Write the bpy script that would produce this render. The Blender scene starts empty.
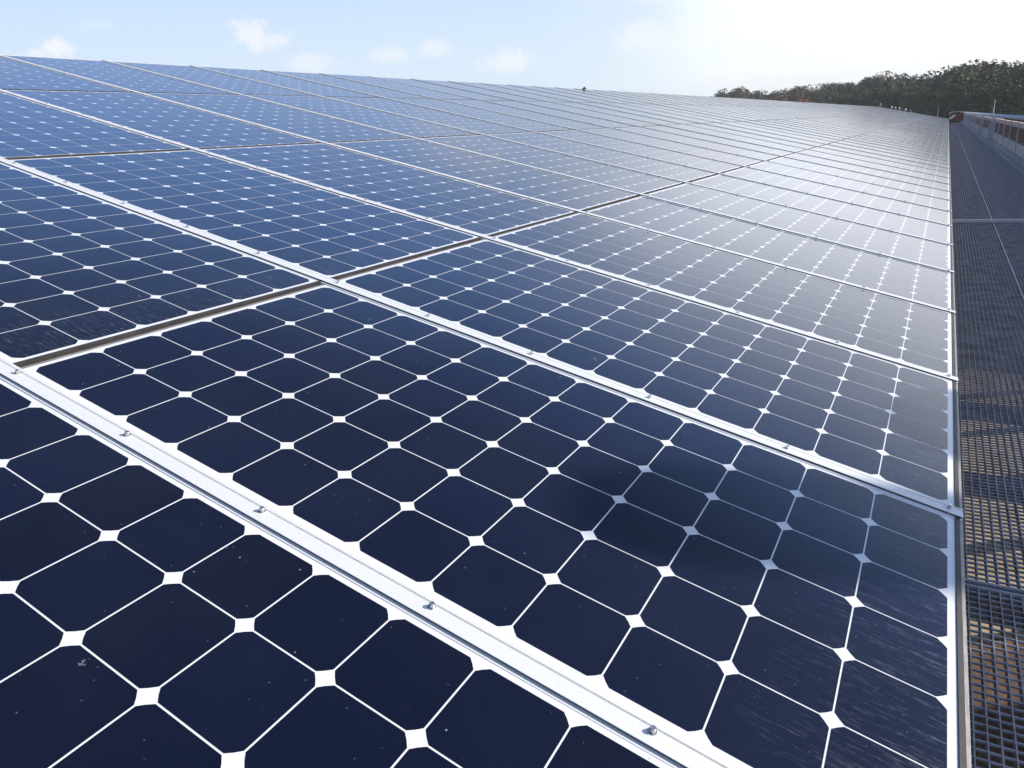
import bpy, bmesh, math, random
from mathutils import Vector, Matrix
R = math.radians
random.seed(7)
sc = bpy.context.scene
col = sc.collection

# ------------------------------------------------------------------ camera
cam_d = bpy.data.cameras.new('camera')
cam_d.sensor_width = 36.0
cam_d.lens = 36.0 * 715.27 / 1024.0
cam_d.clip_start = 0.02
cam_d.clip_end = 20000
cam = bpy.data.objects.new('camera', cam_d)
col.objects.link(cam)
cam.matrix_world = Matrix(((0.8660416, -0.1004362, 0.4897800, -0.0761027),
                           (0.4950059, 0.3099725, -0.8117180, -0.6336060),
                           (-0.0702925, 0.9454256, 0.3181656, 0.7157793),
                           (0, 0, 0, 1)))
sc.camera = cam

# ------------------------------------------------------------------ sun, sky, exposure
SUN_EL, SUN_AZ = 25.0, 57.0            # azimuth clockwise from +Y
sdir = Vector((math.sin(R(SUN_AZ)) * math.cos(R(SUN_EL)), math.cos(R(SUN_AZ)) * math.cos(R(SUN_EL)), math.sin(R(SUN_EL))))
sun_d = bpy.data.lights.new('sun', 'SUN')
sun_d.energy = 4.2
sun_d.angle = R(0.5)
sun_d.color = (1.0, 0.93, 0.83)
sun = bpy.data.objects.new('sun', sun_d)
sun.rotation_euler = sdir.to_track_quat('Z', 'Y').to_euler()
sun.location = sdir * 60
col.objects.link(sun)

sc.view_settings.view_transform = 'Standard'
sc.view_settings.look = 'None'
sc.view_settings.gamma = 1
sc.view_settings.use_curve_mapping = False
sc.view_settings.exposure = 0.42

world = bpy.data.worlds.new('World')
sc.world = world
world.use_nodes = True
wt = world.node_tree
wt.nodes.clear()


class NT:
    """small helper to wire node trees"""
    def __init__(self, tree):
        self.t = tree

    def n(self, kind, **kw):
        nd = self.t.nodes.new(kind)
        ins = kw.pop('ins', {})
        for k, v in kw.items():
            setattr(nd, k, v)
        for k, v in ins.items():
            self.put(nd.inputs[k], v)
        return nd

    def put(self, sock, v):
        if isinstance(v, bpy.types.NodeSocket):
            self.t.links.new(v, sock)
        elif isinstance(v, bpy.types.Node):
            self.t.links.new(v.outputs[0], sock)
        else:
            sock.default_value = v

    def math(self, op, a, b=0.0, c=None, clamp=False):
        nd = self.n('ShaderNodeMath', operation=op, use_clamp=clamp)
        self.put(nd.inputs[0], a)
        self.put(nd.inputs[1], b)
        if c is not None:
            self.put(nd.inputs[2], c)
        return nd.outputs[0]

    def smooth(self, v, a, b, lo=0.0, hi=1.0):
        nd = self.n('ShaderNodeMapRange', interpolation_type='SMOOTHSTEP')
        self.put(nd.inputs[0], v)
        for i, x in enumerate((a, b, lo, hi)):
            self.put(nd.inputs[i + 1], x)
        return nd.outputs[0]

    def mix(self, f, a, b):
        nd = self.n('ShaderNodeMix', data_type='RGBA')
        self.put(nd.inputs[0], f)
        self.put(nd.inputs[6], a)
        self.put(nd.inputs[7], b)
        return nd.outputs[2]

    def noise(self, vec, scale, detail=3.0, rough=0.55, dist=0.0):
        nd = self.n('ShaderNodeTexNoise', ins={'Vector': vec, 'Scale': scale, 'Detail': detail, 'Roughness': rough, 'Distortion': dist})
        return nd.outputs[0]


W = NT(wt)
sky = W.n('ShaderNodeTexSky', sky_type='NISHITA', sun_disc=False, sun_elevation=R(SUN_EL), sun_rotation=R(SUN_AZ),
          altitude=50, air_density=1.0, dust_density=1.6, ozone_density=1.5)
geo = W.n('ShaderNodeTexCoord')
dirv = geo.outputs['Generated']


def azel(az, el):
    a, e = R(az), R(el)
    return (math.sin(a) * math.cos(e), math.cos(a) * math.cos(e), math.sin(e))


sep = W.n('ShaderNodeSeparateXYZ', ins={0: dirv})
# thin bright cloud veil around the sun and along the horizon
dsun = W.n('ShaderNodeVectorMath', operation='DOT_PRODUCT', ins={0: dirv, 1: tuple(sdir)}).outputs['Value']
wob = W.noise(W.n('ShaderNodeVectorMath', operation='MULTIPLY', ins={0: dirv, 1: (2.0, 2.0, 6.0)}), 1.6, 4, 0.55)
dsw = W.math('ADD', dsun, W.math('MULTIPLY', W.math('SUBTRACT', wob, 0.5), 0.35))
veil_sun = W.math('MULTIPLY', W.smooth(dsw, 0.10, 0.50), W.smooth(sep.outputs[2], 0.50, 0.12))
veil_hor = W.smooth(sep.outputs[2], 0.44, 0.05, 0.0, 0.94)
# small cumulus puffs
puffs = [(-47.4, 8.3, 1.4, 1.0, .9), (-46.4, 7.9, 1.5, .7, .7), (-59.5, 7.7, 0.9, .55, 1.0), (-60.6, 7.4, .8, .35, .7), (-38.3, 6.6, 1.5, .7, .6), (-34.9, 7.0, 1.5, .8, .6),
         (-43.9, 6.4, 2.3, .7, .55), (-29.9, 5.6, 2.0, .8, .75), (-20.0, 6.7, 2.4, 1.0, .6), (-11.9, 8.6, 3.0, .9, .7), (-57.0, 9.0, 1.1, .4, .3), (-15.0, 6.3, 3.5, 1.1, .5),
         (-70, 8, 3, 1.2, .8), (-82, 11, 4, 1.6, .8), (-64, 17, 5, 1.5, .6), (-30, 16, 5, 1.6, .6)]
pn = W.noise(dirv, 30.0, 5, 0.6)
pn2 = W.noise(dirv, 90.0, 3, 0.6)
pw = W.math('ADD', W.math('MULTIPLY', W.math('SUBTRACT', pn, 0.5), 1.9), W.math('MULTIPLY', W.math('SUBTRACT', pn2, 0.5), 1.3))
cl = None
for az, el, wx, wy, st in puffs:
    c = Vector(azel(az, el))
    tx = Vector((math.cos(R(az)), -math.sin(R(az)), 0))
    tz = tx.cross(c) * -1
    dx = W.n('ShaderNodeVectorMath', operation='DOT_PRODUCT', ins={0: dirv, 1: tuple(tx / math.sin(R(wx)))}).outputs['Value']
    dz = W.n('ShaderNodeVectorMath', operation='DOT_PRODUCT', ins={0: dirv, 1: tuple(tz / math.sin(R(wy)))}).outputs['Value']
    dc = W.n('ShaderNodeVectorMath', operation='DOT_PRODUCT', ins={0: c, 1: dirv}).outputs['Value']
    dzc = W.math('SUBTRACT', dz, c.dot(tz / math.sin(R(wy))))
    r2 = W.math('ADD', W.math('MULTIPLY', dx, dx), W.math('MULTIPLY', dzc, dzc))
    m = W.smooth(W.math('ADD', W.math('SQRT', r2), pw), 1.25, 0.35, 0.0, st)
    m = W.math('MULTIPLY', m, W.smooth(dc, 0.8, 0.9))
    cl = m if cl is None else W.math('MAXIMUM', cl, m)
lift = W.n('ShaderNodeMix', data_type='RGBA', blend_type='MULTIPLY', ins={0: 1.0, 6: sky.outputs[0], 7: (0.66, 0.78, 0.95, 1)}).outputs[2]
c0 = W.mix(W.smooth(sep.outputs[2], .60, .40, 0.0, .88), lift, (2.1, 4.2, 9.2, 1))
c1 = W.mix(veil_hor, c0, (5.8, 6.75, 7.4, 1))
c2 = W.mix(veil_sun, c1, W.mix(W.math('MULTIPLY', W.smooth(dsw, .20, .50), W.smooth(sep.outputs[2], .04, .14)), (7.5, 7.55, 7.6, 1), (13.0, 13.6, 14.8, 1)))
c3 = W.mix(W.math('MULTIPLY', cl, .6), c2, (8.2, 7.8, 7.7, 1))
bg = W.n('ShaderNodeBackground', ins={'Color': c3, 'Strength': 0.10})
wo = W.n('ShaderNodeOutputWorld', ins={0: bg.outputs[0]})


# ------------------------------------------------------------------ mesh helpers
class MB:
    def __init__(self):
        self.v, self.f, self.m = [], [], []

    def quad(self, a, b, c, d, mi=0):
        n = len(self.v)
        self.v += [a, b, c, d]
        self.f.append((n, n + 1, n + 2, n + 3))
        self.m.append(mi)

    def box(self, x0, x1, y0, y1, z0, z1, mi=0):
        n = len(self.v)
        self.v += [(x0, y0, z0), (x1, y0, z0), (x1, y1, z0), (x0, y1, z0), (x0, y0, z1), (x1, y0, z1), (x1, y1, z1), (x0, y1, z1)]
        for q in ((0, 3, 2, 1), (4, 5, 6, 7), (0, 1, 5, 4), (1, 2, 6, 5), (2, 3, 7, 6), (3, 0, 4, 7)):
            self.f.append(tuple(n + i for i in q))
            self.m.append(mi)

    def ngon(self, pts, mi=0):
        n = len(self.v)
        self.v += pts
        self.f.append(tuple(range(n, n + len(pts))))
        self.m.append(mi)

    def prism(self, pts, z0, z1, mi=0):
        n, k = len(self.v), len(pts)
        self.v += [(x, y, z0) for x, y in pts] + [(x, y, z1) for x, y in pts]
        self.f.append(tuple(n + i for i in reversed(range(k))))
        self.f.append(tuple(n + k + i for i in range(k)))
        self.m += [mi, mi]
        for i in range(k):
            j = (i + 1) % k
            self.f.append((n + i, n + j, n + k + j, n + k + i))
            self.m.append(mi)

    def extrude_y(self, prof, y0, y1, mi=0):
        """closed profile of (x, z) counted counter-clockwise seen from -y, swept along y"""
        n, k = len(self.v), len(prof)
        self.v += [(x, y0, z) for x, z in prof] + [(x, y1, z) for x, z in prof]
        self.f.append(tuple(n + i for i in range(k)))
        self.f.append(tuple(n + k + i for i in reversed(range(k))))
        self.m += [mi, mi]
        for i in range(k):
            j = (i + 1) % k
            self.f.append((n + j, n + i, n + k + i, n + k + j))
            self.m.append(mi)

    def extrude_x(self, prof, x0, x1, mi=0):
        n, k = len(self.v), len(prof)
        self.v += [(x0, y, z) for y, z in prof] + [(x1, y, z) for y, z in prof]
        self.f.append(tuple(n + i for i in reversed(range(k))))
        self.f.append(tuple(n + k + i for i in range(k)))
        self.m += [mi, mi]
        for i in range(k):
            j = (i + 1) % k
            self.f.append((n + i, n + j, n + k + j, n + k + i))
            self.m.append(mi)

    def tube(self, pts, radii, seg=8, mi=0):
        rings = []
        for i, p in enumerate(pts):
            p = Vector(p)
            a = Vector(pts[max(0, i - 1)])
            b = Vector(pts[min(len(pts) - 1, i + 1)])
            d = (b - a).normalized()
            s = d.cross(Vector((0, 0, 1)) if abs(d.z) < .9 else Vector((1, 0, 0))).normalized()
            t = d.cross(s)
            n = len(self.v)
            for k in range(seg):
                an = 2 * math.pi * k / seg
                self.v.append(tuple(p + (s * math.cos(an) + t * math.sin(an)) * radii[i]))
            rings.append(n)
        for a, b in zip(rings, rings[1:]):
            for k in range(seg):
                j = (k + 1) % seg
                self.f.append((a + k, b + k, b + j, a + j))
                self.m.append(mi)
        self.f.append(tuple(rings[0] + k for k in range(seg)))
        self.f.append(tuple(rings[-1] + k for k in reversed(range(seg))))
        self.m += [mi, mi]

    def mesh(self, name, mats, smooth=False):
        me = bpy.data.meshes.new(name)
        me.from_pydata(self.v, [], self.f)
        if not isinstance(mats, (list, tuple)):
            mats = [mats]
        for m in mats:
            me.materials.append(m)
        for p, i in zip(me.polygons, self.m):
            p.material_index = i
            p.use_smooth = smooth
        me.update()
        return me

    def build(self, name, mats, parent=None, smooth=False):
        o = bpy.data.objects.new(name, self.mesh(name, mats, smooth))
        col.objects.link(o)
        if parent:
            o.parent = parent
        return o


def tag(o, label=None, cat=None, group=None, kind=None):
    for k, v in (('label', label), ('category', cat), ('group', group), ('kind', kind)):
        if v:
            o[k] = v
    return o


def empty(name, loc=(0, 0, 0), rot=(0, 0, 0)):
    o = bpy.data.objects.new(name, None)
    o.empty_display_size = 0.1
    o.location = loc
    o.rotation_euler = rot
    col.objects.link(o)
    return o


def copy_tree(o, parent=None):
    c = o.copy()
    col.objects.link(c)
    if parent:
        c.parent = parent
    for ch in o.children:
        copy_tree(ch, c)
    return c


# ------------------------------------------------------------------ materials
def material(name):
    m = bpy.data.materials.new(name)
    m.use_nodes = True
    t = m.node_tree
    t.nodes.clear()
    T = NT(t)
    b = T.n('ShaderNodeBsdfPrincipled')
    T.n('ShaderNodeOutputMaterial', ins={0: b.outputs[0]})
    return m, T, b


def simple(name, c, rough=0.6, metal=0.0, var=0.15, scale=8.0, bump=0.0, stretch=(1, 1, 1), spec=0.5):
    m, T, b = material(name)
    pos = T.n('ShaderNodeNewGeometry').outputs['Position']
    v = T.n('ShaderNodeVectorMath', operation='MULTIPLY', ins={0: pos, 1: stretch}).outputs[0]
    n1 = T.noise(v, scale, 5, 0.6)
    n2 = T.noise(v, scale * 7.3, 3, 0.6)
    f = T.math('ADD', T.math('MULTIPLY', n1, 0.65), T.math('MULTIPLY', n2, 0.35))
    d = tuple(x * (1 - 2 * var) for x in c) + (1,)
    l = tuple(min(1, x * (1 + 2 * var)) for x in c) + (1,)
    T.put(b.inputs['Base Color'], T.mix(T.smooth(f, .3, .7), d, l))
    T.put(b.inputs['Roughness'], T.math('ADD', rough - .08, T.math('MULTIPLY', n2, .16)))
    b.inputs['Metallic'].default_value = metal
    b.inputs['Specular IOR Level'].default_value = spec
    if bump:
        bp = T.n('ShaderNodeBump', ins={'Strength': bump, 'Distance': .01, 'Height': f})
        T.put(b.inputs['Normal'], bp.outputs[0])
    return m


def glass_face(name, base, is_cell):
    """what one sees through the panel's front glass, with the dust that lies on it"""
    m, T, b = material(name)
    tc = T.n('ShaderNodeTexCoord').outputs['Object']
    pos = T.n('ShaderNodeNewGeometry').outputs['Position']
    rnd = T.n('ShaderNodeObjectInfo').outputs['Random']
    sx = T.n('ShaderNodeSeparateXYZ', ins={0: tc})
    x = sx.outputs[0]          # 0 at the lower end, negative up the slope
    # washed-down streaks gathered at the lower end of each panel
    st = T.n('ShaderNodeVectorMath', operation='MULTIPLY', ins={0: pos, 1: (22, 230, 22)}).outputs[0]
    streak = T.noise(st, 1.0, 4, 0.65, 0.6)
    big = T.noise(pos, 5.0, 3, 0.6)
    low = T.smooth(T.math('ADD', x, T.math('MULTIPLY', T.math('SUBTRACT', big, .5), .22)), -0.30, 0.02)
    spk = T.smooth(T.noise(T.n('ShaderNodeVectorMath', operation='MULTIPLY', ins={0: pos, 1: (90, 150, 90)}).outputs[0], 1.0, 3, .7), .36, .66)
    sm = T.math('MULTIPLY', T.math('MULTIPLY', T.smooth(streak, .48, .72), T.math('ADD', .15, spk)), low)
    # thin even dust film, blotchy
    film = T.smooth(T.noise(pos, 2.3, 4, 0.6), .3, .75, 0.008, 0.024)
    # bird-lime and grit specks
    v = T.n('ShaderNodeTexVoronoi', ins={'Vector': pos, 'Scale': 42.0, 'Randomness': 1.0})
    sp = T.smooth(v.outputs['Distance'], .075, .035)
    spm = T.math('MULTIPLY', sp, T.smooth(T.n('ShaderNodeSeparateColor', ins={0: v.outputs['Color']}).outputs[0], .74, .86))
    spm = T.math('MULTIPLY', spm, T.smooth(T.noise(pos, 160.0, 2, .7), .40, .58))
    v2 = T.n('ShaderNodeTexVoronoi', ins={'Vector': pos, 'Scale': 75.0, 'Randomness': 1.0})
    sp2 = T.math('MULTIPLY', T.smooth(v2.outputs['Distance'], .10, .04), T.smooth(T.n('ShaderNodeSeparateColor', ins={0: v2.outputs['Color']}).outputs[1], .62, .9))
    spm = T.math('MAXIMUM', spm, T.math('MULTIPLY', sp2, .38))
    v3 = T.n('ShaderNodeTexVoronoi', ins={'Vector': T.n('ShaderNodeVectorMath', operation='ADD', ins={0: pos, 1: T.n('ShaderNodeVectorMath', operation='SCALE', ins={0: T.n('ShaderNodeTexNoise', ins={'Vector': pos, 'Scale': 70.0, 'Detail': 3.0}).outputs['Color'], 'Scale': .03}).outputs[0]}).outputs[0], 'Scale': 8.5, 'Randomness': 1.0})
    sp3 = T.math('MULTIPLY', T.smooth(v3.outputs['Distance'], .075, .045), T.smooth(T.n('ShaderNodeSeparateColor', ins={0: v3.outputs['Color']}).outputs[2], .70, .82))
    sp3 = T.math('MULTIPLY', sp3, T.smooth(T.noise(pos, 240.0, 3, .7), .50, .64))
    spm = T.math('MAXIMUM', spm, T.math('MULTIPLY', sp3, .6))
    sc_ = T.n('ShaderNodeVectorMath', operation='MULTIPLY', ins={0: pos, 1: (55, 22, 40)}).outputs[0]
    scr = T.math('MULTIPLY', T.smooth(T.noise(sc_, 1.0, 5, .72, 1.2), .70, .80), .35)
    dirt = T.math('ADD', T.math('ADD', film, T.math('MULTIPLY', sm, .23)), T.math('ADD', T.math('MULTIPLY', spm, .75), scr), clamp=True)
    if is_cell:
        cellid = T.noise(T.n('ShaderNodeVectorMath', operation='SNAP', ins={0: tc, 1: (.128, .128, 1.0)}).outputs[0], 23.7, 0)
        k = T.math('ADD', T.math('MULTIPLY', rnd, .25), T.math('MULTIPLY', cellid, .75))
        lo = tuple(c * .45 for c in base) + (1,)
        hi = tuple(c * 1.7 for c in base) + (1,)
        colr = T.mix(k, lo, hi)
    else:
        colr = base + (1,)
    T.put(b.inputs['Base Color'], T.mix(dirt, colr, (.33, .37, .45, 1)))
    T.put(b.inputs['Roughness'], T.math('ADD', .105, T.math('MULTIPLY', dirt, .5)))
    b.inputs['IOR'].default_value = 1.38         # anti-reflective solar glass
    b.inputs['Coat Weight'].default_value = .05           # grime film: a broad dull lobe
    b.inputs['Coat Roughness'].default_value = .42
    b.inputs['Sheen Weight'].default_value = .04          # dust on the glass
    b.inputs['Sheen Roughness'].default_value = .35
    b.inputs['Sheen Tint'].default_value = (.95, .95, 1, 1)
    # very slight waviness of the toughened glass
    bp = T.n('ShaderNodeBump', ins={'Strength': .05, 'Distance': .004, 'Height': T.noise(pos, 7.0, 2, .5)})
    T.put(b.inputs['Normal'], bp.outputs[0])
    return m


M = {}
M['cell'] = glass_face('cell_under_glass', (.0022, .0044, .0200), True)
M['sheet'] = glass_face('white_backsheet_under_glass', (.80, .80, .80), False)
M['alu'] = simple('brushed_aluminium', (.79, .79, .78), .45, .12, .05, 14, 0, (2, 60, 60))
M['alu_dull'] = simple('weathered_aluminium', (.36, .33, .31), .5, .4, .15, 12, .1, (30, 3, 30))
M['frame'] = simple('frame_anodised', (.050, .044, .041), .55, .1, .15, 20)
M['bolt'] = simple('stainless_bolt', (.62, .62, .60), .25, .9, .1, 60)
M['dirtseal'] = simple('grimy_joint_seal', (.05, .042, .038), .9, 0, .25, 30, .3)
M['deck'] = simple('roof_underlay', (.10, .095, .09), .8, 0, .2, 4)
M['seam'] = simple('worn_steel', (.30, .32, .37), .5, .3, .15, 10)
M['galv'] = simple('galvanised_steel', (.31, .32, .36), .6, .15, .18, 10)
M['galv_l'] = simple('galvanised_bright', (.50, .52, .55), .4, .5, .12, 10)
M['conc'] = simple('cream_concrete', (.46, .36, .24), .9, 0, .2, 3, .3)
M['wall'] = simple('building_wall', (.35, .33, .30), .9, 0, .12, 2)
M['post'] = simple('grey_parapet_steel', (.56, .56, .60), .55, .1, .1, 5)
M['curb'] = simple('blue_grey_kick_plate', (.22, .26, .31), .5, .2, .15, 6)
M['beige'] = simple('pale_timber_beam', (.60, .50, .44), .8, 0, .18, 5, .2, (6, 1, 6))
M['pink'] = simple('pinkish_timber_beam', (.62, .43, .38), .8, 0, .15, 5, .2, (6, 1, 6))
M['plank'] = simple('brown_plank', (.15, .085, .05), .85, 0, .3, 3, .2, (8, 1, 8))
M['brown'] = simple('rust_brown_board', (.15, .065, .03), .8, 0, .3, 3, .2, (1, 1, 8))
M['red'] = simple('red_paint', (.24, .035, .03), .5, 0, .12, 6)
M['white'] = simple('white_paint', (.78, .78, .76), .5, 0, .05, 6)
M['gull'] = simple('white_feathers', (.80, .80, .80), .9, 0, .04, 30)
M['gullw'] = simple('grey_feathers', (.38, .40, .43), .9, 0, .08, 30)
M['beak'] = simple('yellow_beak', (.65, .42, .06), .6, 0, .05, 30)
M['recess_black'] = simple('painted_recess_shade', (.025, .025, .028), .8, 0, .1, 30)  # near-black colour for the shade painted in under the rail caps
M['dark'] = simple('dark_fitting', (.06, .06, .06), .7, 0, .1, 30)
M['grass'] = simple('meadow_grass', (.06, .085, .03), .95, 0, .3, .05)
M['bark'] = simple('bark', (.09, .065, .045), .9, 0, .25, 5, .4, (8, 8, 1))


def leaf(name, c, c2):
    m, T, b = material(name)
    pos = T.n('ShaderNodeNewGeometry').outputs['Position']
    rnd = T.n('ShaderNodeObjectInfo').outputs['Random']
    n = T.noise(pos, .55, 3, .6)
    n2 = T.noise(pos, 4.0, 2, .6)
    k = T.math('ADD', T.math('MULTIPLY', n, .6), T.math('ADD', T.math('MULTIPLY', n2, .3), T.math('MULTIPLY', rnd, .25)))
    T.put(b.inputs['Base Color'], T.mix(T.smooth(k, .3, .85), c + (1,), c2 + (1,)))
    b.inputs['Roughness'].default_value = .7
    b.inputs['Specular IOR Level'].default_value = .25
    return m


LEAF = [leaf('oak_leaves', (.034, .046, .013), (.095, .105, .030)),
        leaf('dark_leaves', (.024, .038, .012), (.060, .076, .024)),
        leaf('turning_leaves', (.060, .055, .018), (.14, .105, .035)),
        leaf('russet_leaves', (.11, .055, .02), (.20, .10, .035))]

# ------------------------------------------------------------------ ground and building
TILT = R(14.5947)
CT, ST = math.cos(TILT), math.sin(TILT)


def rf(X, Y, h=0.0):
    """roof coordinates (X up the slope from the eave, Y along, h above glass) -> world"""
    return (-CT * X + ST * h, Y, ST * X + CT * h)


GZ = -6.0
YEND = 82.4
RX = 6.338           # ridge
g = MB()
N = 48
for i in range(N):
    a0, a1 = 2 * math.pi * i / N, 2 * math.pi * (i + 1) / N
    for r0, r1 in ((0.01, 60), (60, 300), (300, 1500), (1500, 2500)):
        g.quad((r0 * math.cos(a0), r0 * math.sin(a0), GZ), (r1 * math.cos(a0), r1 * math.sin(a0), GZ),
               (r1 * math.cos(a1), r1 * math.sin(a1), GZ), (r0 * math.cos(a1), r0 * math.sin(a1), GZ))
tag(g.build('ground', M['grass']), kind='structure')

bld = empty('roof_building', (-6, 40, GZ))
tag(bld, 'long low building whose shallow roof carries all the solar panels', 'building')
bm_inv = Matrix.Translation((6, -40, -GZ))


def bpart(mb, name, mats):
    o = mb.build(name, mats, bld)
    o.matrix_parent_inverse = bm_inv
    return o


YB = -4.0
m = MB()                                       # roof deck, both slopes
e0, rg = rf(-.02, 0, -.05), rf(RX + .01, 0, -.05)
zb = e0[2] - .12
prof = [(e0[0], e0[2]), (rg[0], rg[2]), (2 * rg[0] - e0[0], e0[2]), (2 * rg[0] - e0[0], zb), (e0[0], zb)]
m.extrude_y([(x, z) for x, z in prof], YB, YEND - .03)
bpart(m, 'roof_deck', M['deck'])
m = MB()
m.box(2 * rg[0] - e0[0] + .3, -0.02, YB + .1, YEND - .1, GZ - .5, zb - .004)
bpart(m, 'wall', M['wall'])
m = MB()                                       # lower ledge under the walkway
m.box(-0.018, 1.75, YB + .12, YEND + 3, -1.35, -1.18)
bpart(m, 'ledge', M['conc'])
tb = MB()
for k in range(5):
    tb.box(.06 + k * .2, .255 + k * .2, -1.5, 2.05 + .06 * (k % 2), -1.178, -1.14)
tag(tb.build('timber_decking', M['plank']), 'brown timber boards on the ledge seen through the nearest grating', 'boards')
m = MB()                                       # eave fascia under the panel ends
m.box(-.0015, .0205, YB, YEND, -.20, -.045)
bpart(m, 'eave_fascia', M['alu_dull'])
m = MB()
pp = [rf(-.0198, 0, -.040), rf(-.0255, 0, -.040), rf(-.0255, 0, -.002), rf(-.0198, 0, -.002)]
m.extrude_y([(q[0], q[2]) for q in pp], YB, YEND)
bpart(m, 'eave_trim', M['alu_dull'])
m = MB()
a, b_ = rf(RX - .004, 0, -.002), rf(RX + .06, 0, -.002)
m.extrude_y([(a[0], a[2] - .03), (a[0], a[2]), (b_[0], b_[2] - .012), (b_[0], b_[2] - .05)], YB, YEND)
bpart(m, 'ridge_cap', M['alu_dull'])
for k in range(3):                             # grime-filled joints between panel columns
    X0 = 1.583 * (k + 1) - .0275
    m = MB()
    p = [rf(X0, 0, -.030), rf(X0 + .0080, 0, -.030), rf(X0 + .0080, 0, -.010), rf(X0, 0, -.010)]
    m.extrude_y([(q[0], q[2]) for q in reversed(p)], YB, YEND - .02)
    bpart(m, 'joint_seal', M['dirtseal'])

# ------------------------------------------------------------------ solar panels
PV = .8296           # row pitch
PX = 1.5830          # column pitch
PITCH, CELL, CUT = .128, .1256, .0134
LX, LY = 1.559, .798
# panel local frame: x outward/down the slope, y along the roof, origin at lower cell-grid corner
sheet = MB()
sheet.box(-1.5455, .0112, -.015, .783, -.006, 0)
sheet_me = sheet.mesh('laminate', M['sheet'])
cells = MB()
for i in range(12):
    for j in range(6):
        cx, cy = -(i + .5) * PITCH, (j + .5) * PITCH
        h = CELL / 2
        q = h - CUT
        r_ = CUT * .47          # pseudo-square cell: corners cut off
        pts = []
        for sx_, sy_ in ((1, -1), (1, 1), (-1, 1), (-1, -1)):
            A = (cx + sx_ * q, cy + sy_ * h)
            B = (cx + sx_ * h, cy + sy_ * q)
            Mid = (cx + sx_ * (h - r_), cy + sy_ * (h - r_))
            trio = [A, Mid, B]
            if (sx_, sy_) in ((1, 1), (-1, -1)):
                trio = [B, Mid, A]
            pts += trio
        cells.ngon([(x, y, .0002) for x, y in pts])
cells_me = cells.mesh('cell_grid', M['cell'])
fr = MB()
fr.box(.0115, .0190, -.0148, .7828, -.040, .0020)
fr.box(-1.5455, .0110, -.0148, -.0108, -.040, -.0065)
fr.box(-1.5455, .0110, .7788, .7828, -.040, -.0065)
frame_me = fr.mesh('frame', M['frame'])
fe = MB()
fe.box(-1.5545, -1.5458, -.0148, .7828, -.040, -.0006)
fe_me = fe.mesh('end_profile', M['alu_dull'])

ORD = ['nearest', 'second', 'third', 'fourth', 'fifth', 'sixth', 'seventh', 'eighth', 'ninth', 'tenth', 'eleventh', 'twelfth', 'thirteenth',
       'fourteenth', 'fifteenth', 'sixteenth', 'seventeenth', 'eighteenth', 'nineteenth', 'twentieth']
COLN = ['beside the grating', 'second up the slope', 'third up the slope', 'top one at the ridge']
rows_single = 75
proto = None
ncol = 4
for r in range(0, rows_single + 1):
    for c in range(ncol):
        if r == 0 and c > 1:
            continue
        loc = rf(c * PX, .003 + (r - 2) * PV)
        if proto is None:
            e = empty('solar_panel', loc, (0, TILT, 0))
            for nm, me in (('frame', frame_me), ('end_profile', fe_me), ('laminate', sheet_me), ('cell_grid', cells_me)):
                ch = bpy.data.objects.new(nm, me)
                col.objects.link(ch)
                ch.parent = e
            proto = e
        else:
            e = copy_tree(proto)
            e.location = loc
            e.rotation_euler = (R(random.uniform(-.06, .06)), TILT + R(random.uniform(-.06, .06)), 0)
        if r == 0:
            lab = 'navy solar panel below the nearest row, ' + COLN[c]
        elif r <= 4:
            lab = 'dark navy solar panel in the %s row from the viewer, %s' % (ORD[r - 1], COLN[c])
        elif r <= 12:
            lab = 'blue solar panel in the %s row from the viewer, %s' % (ORD[r - 1], COLN[c])
        elif r <= 20:
            lab = 'pale glaring solar panel in the %s row from the viewer, %s' % (ORD[r - 1], COLN[c])
        else:
            lab = 'pale distant solar panel beyond the twentieth row, ' + COLN[c]
        tag(e, lab, 'solar panel', 'solar panels in rows on the roof')
# the farthest rows, too many and too small to single out
far = MB()
r_end = int((YEND - .003) / PV) + 2
for r in range(rows_single + 1, r_end):
    for c in range(ncol):
        X0, Y0 = c * PX, .003 + (r - 2) * PV
        far.quad(rf(X0 - .0115, Y0 - .015), rf(X0 - .0115, Y0 + .783), rf(X0 + 1.5455, Y0 + .783), rf(X0 + 1.5455, Y0 - .015), 0)
        for j in range(6):
            for i in range(12):
                a, b2 = X0 + i * PITCH + .004, X0 + (i + 1) * PITCH - .004
                d0, d1 = Y0 + j * PITCH + .004, Y0 + (j + 1) * PITCH - .004
                far.quad(rf(a, d0, .001), rf(a, d1, .001), rf(b2, d1, .001), rf(b2, d0, .001), 1)
    Yr = .003 + (r - 2) * PV - .0295
fo = far.build('far_solar_panels', [M['sheet'], M['cell']])
tag(fo, 'farthest rows of pale solar panels at the end of the roof', 'solar panels', kind='stuff')

# ------------------------------------------------------------------ mounting rails with their bolts
# local frame: x down the slope from the eave end, y across (0 = centre of the gap between two rows), z above the glass
rail = MB()
prof = [(-.0225, -.03), (-.0225, .0006), (-.0120, .0006), (-.0120, .0037), (-.0165, .0037), (-.0165, .0049), (.0072, .0049), (.0072, .0010), (.0108, .0010),
        (.0108, .0045), (.0165, .0045), (.0165, .0006), (.0150, -.03)]
rail.extrude_x(list(reversed(prof)), -6.315, .024)
rail_me = rail.mesh('rail_profile', M['alu'])
gk = MB()
gk.box(-6.314, .023, -.0154, -.0121, .0007, .0036)  # black strip standing in for the shaded recess below the cap's near edge
shade_me = gk.mesh('recess_shade', M['recess_black'])
bo = MB()
hexp = [(.0041 * math.cos(k * math.pi / 3), .0041 * math.sin(k * math.pi / 3)) for k in range(6)]
wash = [(.0056 * math.cos(k * math.pi / 6), .0056 * math.sin(k * math.pi / 6)) for k in range(12)]
bo.prism(wash, .0076, .0085)
bo.prism(hexp, .0086, .0128)
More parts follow.
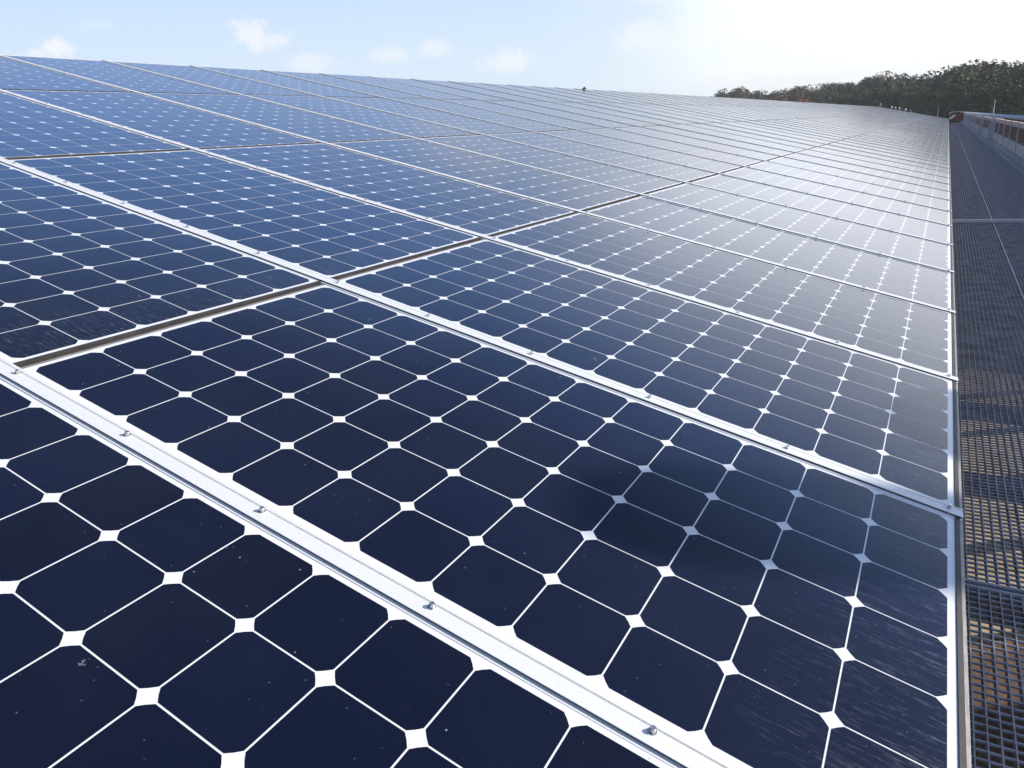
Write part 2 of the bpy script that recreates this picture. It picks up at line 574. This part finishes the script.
bo.prism([(x * .55, y * .55) for x, y in wash], .0129, .0145)
bolt_me = bo.mesh('bolt', M['bolt'])
for r in range(1, r_end + 1):
    # rail r lies between panel rows r and r+1
    Yc = .003 + (r - 1) * PV - .0310
    o = bpy.data.objects.new('mounting_rail', rail_me)
    col.objects.link(o)
    o.location = rf(0, Yc)
    o.rotation_euler = (0, TILT, 0)
    if True:
        shd_o = bpy.data.objects.new('recess_shade', shade_me)
        col.objects.link(shd_o)
        shd_o.parent = o
    if r <= 9:
        for k in range(21):
            b2 = bpy.data.objects.new('bolt', bolt_me)
            col.objects.link(b2)
            b2.parent = o
            b2.location = (-(.0 + .3045 * k), .0022, -.0027)
            b2.rotation_euler = (0, 0, random.uniform(0, 1))
    if r <= 19:
        lab = 'bolted aluminium rail between the %s and %s rows of panels' % (ORD[r - 1], ORD[r])
    else:
        lab = 'thin distant aluminium rail beyond the twentieth row of panels'
    tag(o, lab, 'rail', 'aluminium rails between panel rows')

# ------------------------------------------------------------------ grating walkway
WZ = -.40
XW0, XW1 = .018, 1.10
SEC = 7.11
joints = [1.225 + SEC * k for k in range(-1, 13)]
for s in range(len(joints) - 1):
    y0, y1 = joints[s] + .012, joints[s + 1] - .012
    y1 = min(y1, YEND + .5)
    if y1 - y0 < .5:
        continue
    e = empty('walkway_grating', ((XW0 + XW1) / 2, (y0 + y1) / 2, WZ))
    mb = MB()
    ox, oy = (XW0 + XW1) / 2, (y0 + y1) / 2
    L, Hx = (y1 - y0) / 2, (XW1 - XW0) / 2
    nb = 49
    for k in range(nb + 1):
        x = -Hx + 2 * Hx * k / nb
        w_ = .0042 if k in (0, nb) else .0013
        mb.box(x - w_, x + w_, -L, L, -.028, 0)
    mb.build('bearing_bars', M['galv'], e)
    mb = MB()
    nc = int(2 * L / .0232)
    for k in range(1, nc):
        y = -L + 2 * L * k / nc
        mb.box(-Hx, Hx, y - .0016, y + .0016, -.0065, -.0010)
    mb.build('cross_bars', M['galv'], e)
    mb = MB()
    mb.box(-Hx, Hx, -L - .004, -L + .004, -.03, .0015)
    mb.build('end_bar', M['galv'], e)
    mb = MB()
    mb.box(-Hx, Hx, L - .004, L + .004, -.03, .0015)
    mb.build('end_bar', M['galv'], e)
    if s == 1:
        mb = MB()
        mb.box(-Hx, Hx, L - .045, L - .0045, .0016, .030)
        mb.build('edge_strip', M['white'], e)
    mb = MB()
    mb.box(-.1265, -.1175, -L, L, .0015, .006)
    mb.build('seam_bar', M['seam'], e)
    labs = {0: 'steel grating section in the near corner below the first joint', 1: 'long steel grating section with a bright strip across its far end',
            2: 'steel grating section just beyond the bright cross strip'}
    tag(e, labs.get(s, 'distant dark steel grating section farther along the walkway'), 'grating', 'steel grating sections of the walkway')
# cross beams that carry the grating, every 0.71 m
k = 0
y = 1.225 - 7.1
beams = []
bmb = MB()
bmb.box(-.54, .54, -.03, .03, -.09, -.032)
bmb.box(-.54, -.47, -.03, .03, -.78, -.092)
bmb.box(.47, .54, -.03, .03, -.78, -.092)
beam_me = bmb.mesh('support_beam', M['galv'])
while y < YEND:
    o = bpy.data.objects.new('support_trestle', beam_me)
    col.objects.link(o)
    o.location = (.56, y, WZ)
    if y < 9:
        names = 'steel trestle seen through the near grating under the walkway'
    else:
        names = 'steel trestle under the distant grating walkway'
    tag(o, names, 'trestle', 'trestles under the walkway')
    y += .711

# ------------------------------------------------------------------ parapet along the walkway
par = empty('parapet', (1.14, 40, WZ))
tag(par, 'weathered parapet with a round handrail, brown boards and grey posts beside the walkway', 'parapet')
pinv = Matrix.Translation((-1.14, -40, -WZ))


def ppart(mb, name, mat, smooth=False):
    o = mb.build(name, mat, par, smooth)
    o.matrix_parent_inverse = pinv
    return o


YP0, YP1 = 2.0, YEND + .6
m = MB()
m.box(1.105, 1.135, YP0, YP1, WZ - .05, WZ + .045)
m.box(1.136, 1.30, YP0, YP1, WZ - .05, WZ + .14)
ppart(m, 'kick_plate', M['curb'])
m = MB()
m.box(1.26, 1.36, YP0, YP1, WZ + .144, WZ + .36)
ppart(m, 'bottom_beam', M['beige'])
m = MB()
m.box(1.27, 1.34, YP0, YP1, WZ + .67, WZ + .77)
ppart(m, 'top_beam', M['pink'])
m = MB()
for k in range(int((YP1 - YP0) / 1.2)):
    y0 = YP0 + k * 1.2
    m.box(1.30, 1.325, y0 + .01, y0 + 1.19, WZ + .362, WZ + .668)
ppart(m, 'boards', M['brown'])
m = MB()
m.tube([(1.17, YP0, .49), (1.17, YP1, .49)], [.045, .045], 12)
ppart(m, 'handrail', M['galv_l'], True)
yy = YP0 + .5
while yy < YP1:
    m = MB()
    m.box(1.232, 1.257, yy - .012, yy + .012, WZ + .144, WZ + .80)
    ppart(m, 'baluster', M['post'])
    yy += 2.3
for yp in (3.2, 11.8, 29.3, 37.9, 48.5, 57.0, 66.0, 75.0):
    m = MB()
    m.extrude_y([(1.136, WZ + .142), (1.54, WZ + .142), (1.54, WZ + .84), (1.24, WZ + .84), (1.20, WZ + .80)], yp - .07, yp + .07)
    ppart(m, 'post', M['post'])
    m = MB()
    m.box(1.35, 1.43, yp - .11, yp - .062, WZ + .144, WZ + .23)
    ppart(m, 'post_foot', M['dark'])

# ------------------------------------------------------------------ barrier at the far end of the walkway
bar = empty('safety_barrier', (.55, YEND + .2, WZ))
tag(bar, 'small red and white safety barrier closing the far end of the walkway', 'barrier')
m = MB()
m.box(-.50, .50, -.02, .02, .22, .78)
m.build('board', M['red'], bar)
m = MB()
m.extrude_y([(-.48, .34), (-.36, .34), (-.02, .60), (-.02, .72), (-.12, .72), (-.48, .46)], -.026, -.0205)
m.build('white_stripe', M['white'], bar)
for sx_ in (-1, 1):
    m = MB()
    m.box(sx_ * .46 - .03, sx_ * .46 + .03, .021, .06, 0, .95)
    m.build('leg', M['galv_l'], bar)
m = MB()
m.box(-.52, .52, -.02, .06, .952, 1.0)
m.build('top_bar', M['galv_l'], bar)

# ------------------------------------------------------------------ gulls at the end of the roof
def lathe(axis_pts, seg=8):
    mb = MB()
    mb.tube([p for p, _ in axis_pts], [r for _, r in axis_pts], seg)
    return mb


def gull_parts():
    body = MB()
    body.tube([(-.21, 0, .17), (-.13, 0, .185), (-.03, 0, .19), (.06, 0, .21), (.11, 0, .25), (.13, 0, .30), (.15, 0, .325), (.18, 0, .325), (.197, 0, .322)],
              [.012, .045, .075, .078, .055, .036, .042, .036, .016], 10)
    wing = MB()
    wing.tube([(-.26, 0, .19), (-.12, 0, .235), (.0, 0, .255), (.06, 0, .25)], [.008, .052, .058, .02], 8)
    beak = MB()
    beak.tube([(.195, 0, .321), (.235, 0, .314), (.25, 0, .305)], [.012, .009, .003], 6)
    legs = MB()
    for s in (-1, 1):
        legs.tube([(0, s * .03, .14), (0, s * .03, .01)], [.008, .006], 6)
        legs.box(-.01, .04, s * .03 - .018, s * .03 + .018, 0, .009)
    return (('body', body.mesh('body', M['gull'], True)), ('wing', wing.mesh('wing', M['gullw'], True)),
            ('beak', beak.mesh('beak', M['beak'], True)), ('legs', legs.mesh('legs', M['beak'])))


gp = gull_parts()
glab = ['white gull standing apart at the ridge end of the far roof edge', 'white gull on the far roof edge, next to the lone one at the ridge',
        'white gull third along the far roof edge from the ridge', 'bright white gull in the middle of the row on the far roof edge',
        'white gull second from the walkway end of the row of gulls', 'white gull nearest the walkway among those on the far roof edge']
for lab, X, rz, sc_ in zip(glab, (6.0, 5.0, 4.65, 4.3, 3.75, 3.3), (1.9, 1.3, 4.4, 1.6, 1.2, 4.9), (1.25, 1.0, .95, 1.1, .95, .9)):
    e = empty('gull', rf(X, YEND - .5, .004), (0, 0, rz))
    e.scale = (sc_ * .8,) * 3
    for nm, me in gp:
        ch = bpy.data.objects.new(nm, me)
        col.objects.link(ch)
        ch.parent = e
    tag(e, lab, 'gull', 'gulls on the far roof edge')

# small dark fitting on the ridge
rgp = rf(6.30, 12.8, .004)
e = empty('roof_anchor', rgp)
tag(e, 'small dark fitting standing on the roof ridge against the sky', 'roof fitting')
m = MB()
m.box(-.03, .03, -.05, .05, 0, .012)
m.build('base_plate', M['dark'], e)
m = MB()
m.tube([(0, 0, .0125), (0, 0, .025), (0, .01, .036)], [.028, .024, .010], 8)
m.build('anchor_eye', M['dark'], e, True)

# ------------------------------------------------------------------ masts
for x, y, top, lab in ((1.95, 46, 1.12, 'slender grey mast rising beyond the handrail at the right edge'),
                       (-1.2, 112, 1.5, 'faint grey mast beyond the far end of the roof')):
    e = empty('mast', (x, y, GZ))
    tag(e, lab, 'mast', 'slender masts')
    m = MB()
    m.tube([(0, 0, 0), (0, 0, top - GZ)], [.06, .022], 10)
    m.build('pole', M['curb'], e, True)
    m = MB()
    m.box(-.2, .2, -.2, .2, 0, .25)
    m.build('footing', M['wall'], e)

# unseen cylinders added off to the right to cast soft shadows on panels
for x, y, rad, top, lab in ((5.05, 3.98, .155, 3.26, 'slim unseen grey cylinder added to cast a shadow on the near panels'), (3.6, 3.58, .27, 2.08, 'short stout unseen grey cylinder added to cast a shadow')):
    e = empty('shadow_caster', (x, y, GZ))
    tag(e, lab, 'shadow caster', 'added shadow casters')
    m = MB()
    m.tube([(0, 0, 0), (0, 0, top - GZ - rad)], [rad, rad], 20)
    m.build('pipe', M['galv'], e, True)
    m = MB()
    m.tube([(0, 0, top - GZ - rad + .001), (0, 0, top - GZ - rad * .5), (0, 0, top - GZ - rad * .15), (0, 0, top - GZ)], [rad * .99, rad * .87, rad * .53, rad * .05], 20)
    m.build('cap', M['galv'], e, True)

# ------------------------------------------------------------------ trees
def tree_meshes(seed, mat, H=10.0, n=8000, shape=1.0):
    rs = random.Random(seed)
    tr = MB()
    pts = [(0, 0, 0)]
    x = y = 0
    for k in range(1, 6):
        x += rs.uniform(-.25, .25)
        y += rs.uniform(-.25, .25)
        pts.append((x, y, H * .14 * k))
    tr.tube(pts, [.30, .24, .20, .16, .11, .05], 7)
    clumps = []
    for k in range(9):
        b0 = pts[rs.randint(2, 5)]
        an = rs.uniform(0, 6.28)
        rr = rs.uniform(1.2, 3.4) * shape
        zt = b0[2] + rs.uniform(.3, 3.0)
        t = (b0[0] + rr * math.cos(an), b0[1] + rr * math.sin(an), min(zt, H * .88))
        mid = tuple((a + c) / 2 + rs.uniform(-.2, .2) for a, c in zip(b0, t))
        tr.tube([b0, mid, t], [.10, .07, .03], 5)
        clumps.append((t, rs.uniform(1.1, 2.0)))
    for k in range(16):
        an = rs.uniform(0, 6.28)
        zz = rs.uniform(.22, .92) * H
        rr = shape * 3.2 * math.sqrt(max(0.05, 1 - ((zz / H - .5) / .5) ** 2)) * rs.uniform(.25, 1)
        clumps.append(((rr * math.cos(an), rr * math.sin(an), zz), rs.uniform(.8, 1.9)))
    cr = MB()
    for k in range(n):
        c, rad = clumps[rs.randrange(len(clumps))]
        d = Vector((rs.gauss(0, 1), rs.gauss(0, 1), rs.gauss(0, 1))).normalized()
        p = Vector(c) + d * rad * (rs.random() ** .4) * .92
        s = rs.uniform(.10, .25)
        nrm = (d + Vector((rs.gauss(0, .6), rs.gauss(0, .6), rs.gauss(0, .6) + .3))).normalized()
        a = nrm.cross(Vector((rs.random(), rs.random(), rs.random()))).normalized() * s
        b2 = nrm.cross(a) * rs.uniform(.55, .95)
        cr.quad(tuple(p - a), tuple(p + b2 * .8), tuple(p + a), tuple(p - b2))
    return tr.mesh('trunk', M['bark'], True), cr.mesh('crown', mat)


TM = [tree_meshes(1, LEAF[0]), tree_meshes(2, LEAF[1], 10, 8000, .9), tree_meshes(3, LEAF[0], 10, 8000, 1.15),
      tree_meshes(4, LEAF[2], 10, 8000, 1.0), tree_meshes(5, LEAF[1], 10, 8000, 1.1), tree_meshes(6, LEAF[3], 10, 8000, 1.0)]
KIND = ['green broadleaf tree', 'dark green tree', 'spreading green tree', 'yellowing autumn tree', 'dense dark tree', 'russet autumn tree']
CX, CY, CZ = -.0761, -.6336, .7158


# skyline of the wooded bank: compass angle (from +Y) and elevation above the horizon, degrees
SKYLINE = [(-15.8, 1.95), (-14.8, 2.08), (-13.9, 2.2), (-13.1, 2.34), (-12.7, 2.25), (-11.7, 2.0), (-10.9, 1.89), (-10.0, 2.11), (-9.1, 2.19), (-7.5, 2.11), (-6.3, 2.09),
           (-5.5, 2.14), (-4.75, 2.32), (-3.9, 2.45), (-3.0, 2.3), (-1.8, 2.16), (-1.0, 2.19), (-.2, 2.4), (1.2, 2.58), (2.5, 2.35), (3.7, 2.45), (5.5, 2.6), (8, 2.7), (11, 2.9), (16, 3.1), (22, 3)]


def sky_el(a):
    for (p, q), (c, d) in zip(SKYLINE, SKYLINE[1:]):
        if p <= a <= c:
            return q + (d - q) * (a - p) / (c - p)
    return 1.9 if a < 0 else 3.0


def place_tree(az, dist, elev, kind, wide=1.0, where='on the wooded bank'):
    a = R(az)
    x, y = CX + dist * math.sin(a), CY + dist * math.cos(a)
    top = CZ + dist * math.tan(R(elev))
    h = top - GZ
    tm, cm = TM[kind]
    e = empty('tree', (x, y, GZ), (0, 0, random.uniform(0, 6.28)))
    s = h / 9.6
    e.scale = (s * wide, s * wide, s)
    for nm, me in (('trunk', tm), ('crown', cm)):
        ch = bpy.data.objects.new(nm, me)
        col.objects.link(ch)
        ch.parent = e
    tag(e, '%s %s' % (KIND[kind], where), 'tree', 'trees beyond the far end of the roof')


rt = random.Random(11)
az = 21.0
while az > -15.4:
    # bank comes nearer towards the right
    t = min(1, max(0, (az + 15) / 18))
    d0 = 320 - 170 * t
    for layer, (dd, ee) in enumerate(((1.0, 1.0), (.86, .84), (.74, .64))):
        if layer == 2 and az < -7:
            continue
        kind = rt.choices((0, 1, 2, 3, 4), (3, 3, 3, 1.6, 3))[0]
        jit = rt.uniform(-.25, .25)
        el_ = sky_el(az + jit) * ee * rt.uniform(.93, 1.03)
        place_tree(az + jit, d0 * dd * rt.uniform(.96, 1.04), el_, kind, rt.uniform(.9, 1.2),
                   ('at the back of the wooded bank', 'in the middle of the wooded bank', 'at the front edge of the wooded bank')[layer])
    az -= .62 + .45 * t
place_tree(-9.9, 200, 1.75, 5, 1.2, 'low among the green trees behind the roof edge')
place_tree(-9.1, 205, 1.65, 5, 1.2, 'low among the green trees, right of its russet neighbour')


# ------------------------------------------------------------------ the air
hm = bpy.data.materials.new('thin_haze')
hm.use_nodes = True
hm.node_tree.nodes.clear()
H = NT(hm.node_tree)
pv = H.n('ShaderNodeVolumePrincipled', ins={'Color': (.93, .95, 1, 1), 'Density': .00042, 'Anisotropy': .3})
ho = H.n('ShaderNodeOutputMaterial')
H.put(ho.inputs['Volume'], pv.outputs[0])
hz = MB()
hz.box(-2600, 2600, -2600, 2600, GZ - 1.6, 24)
tag(hz.build('haze', hm), 'thin bright haze over the wooded bank', 'haze', kind='stuff')
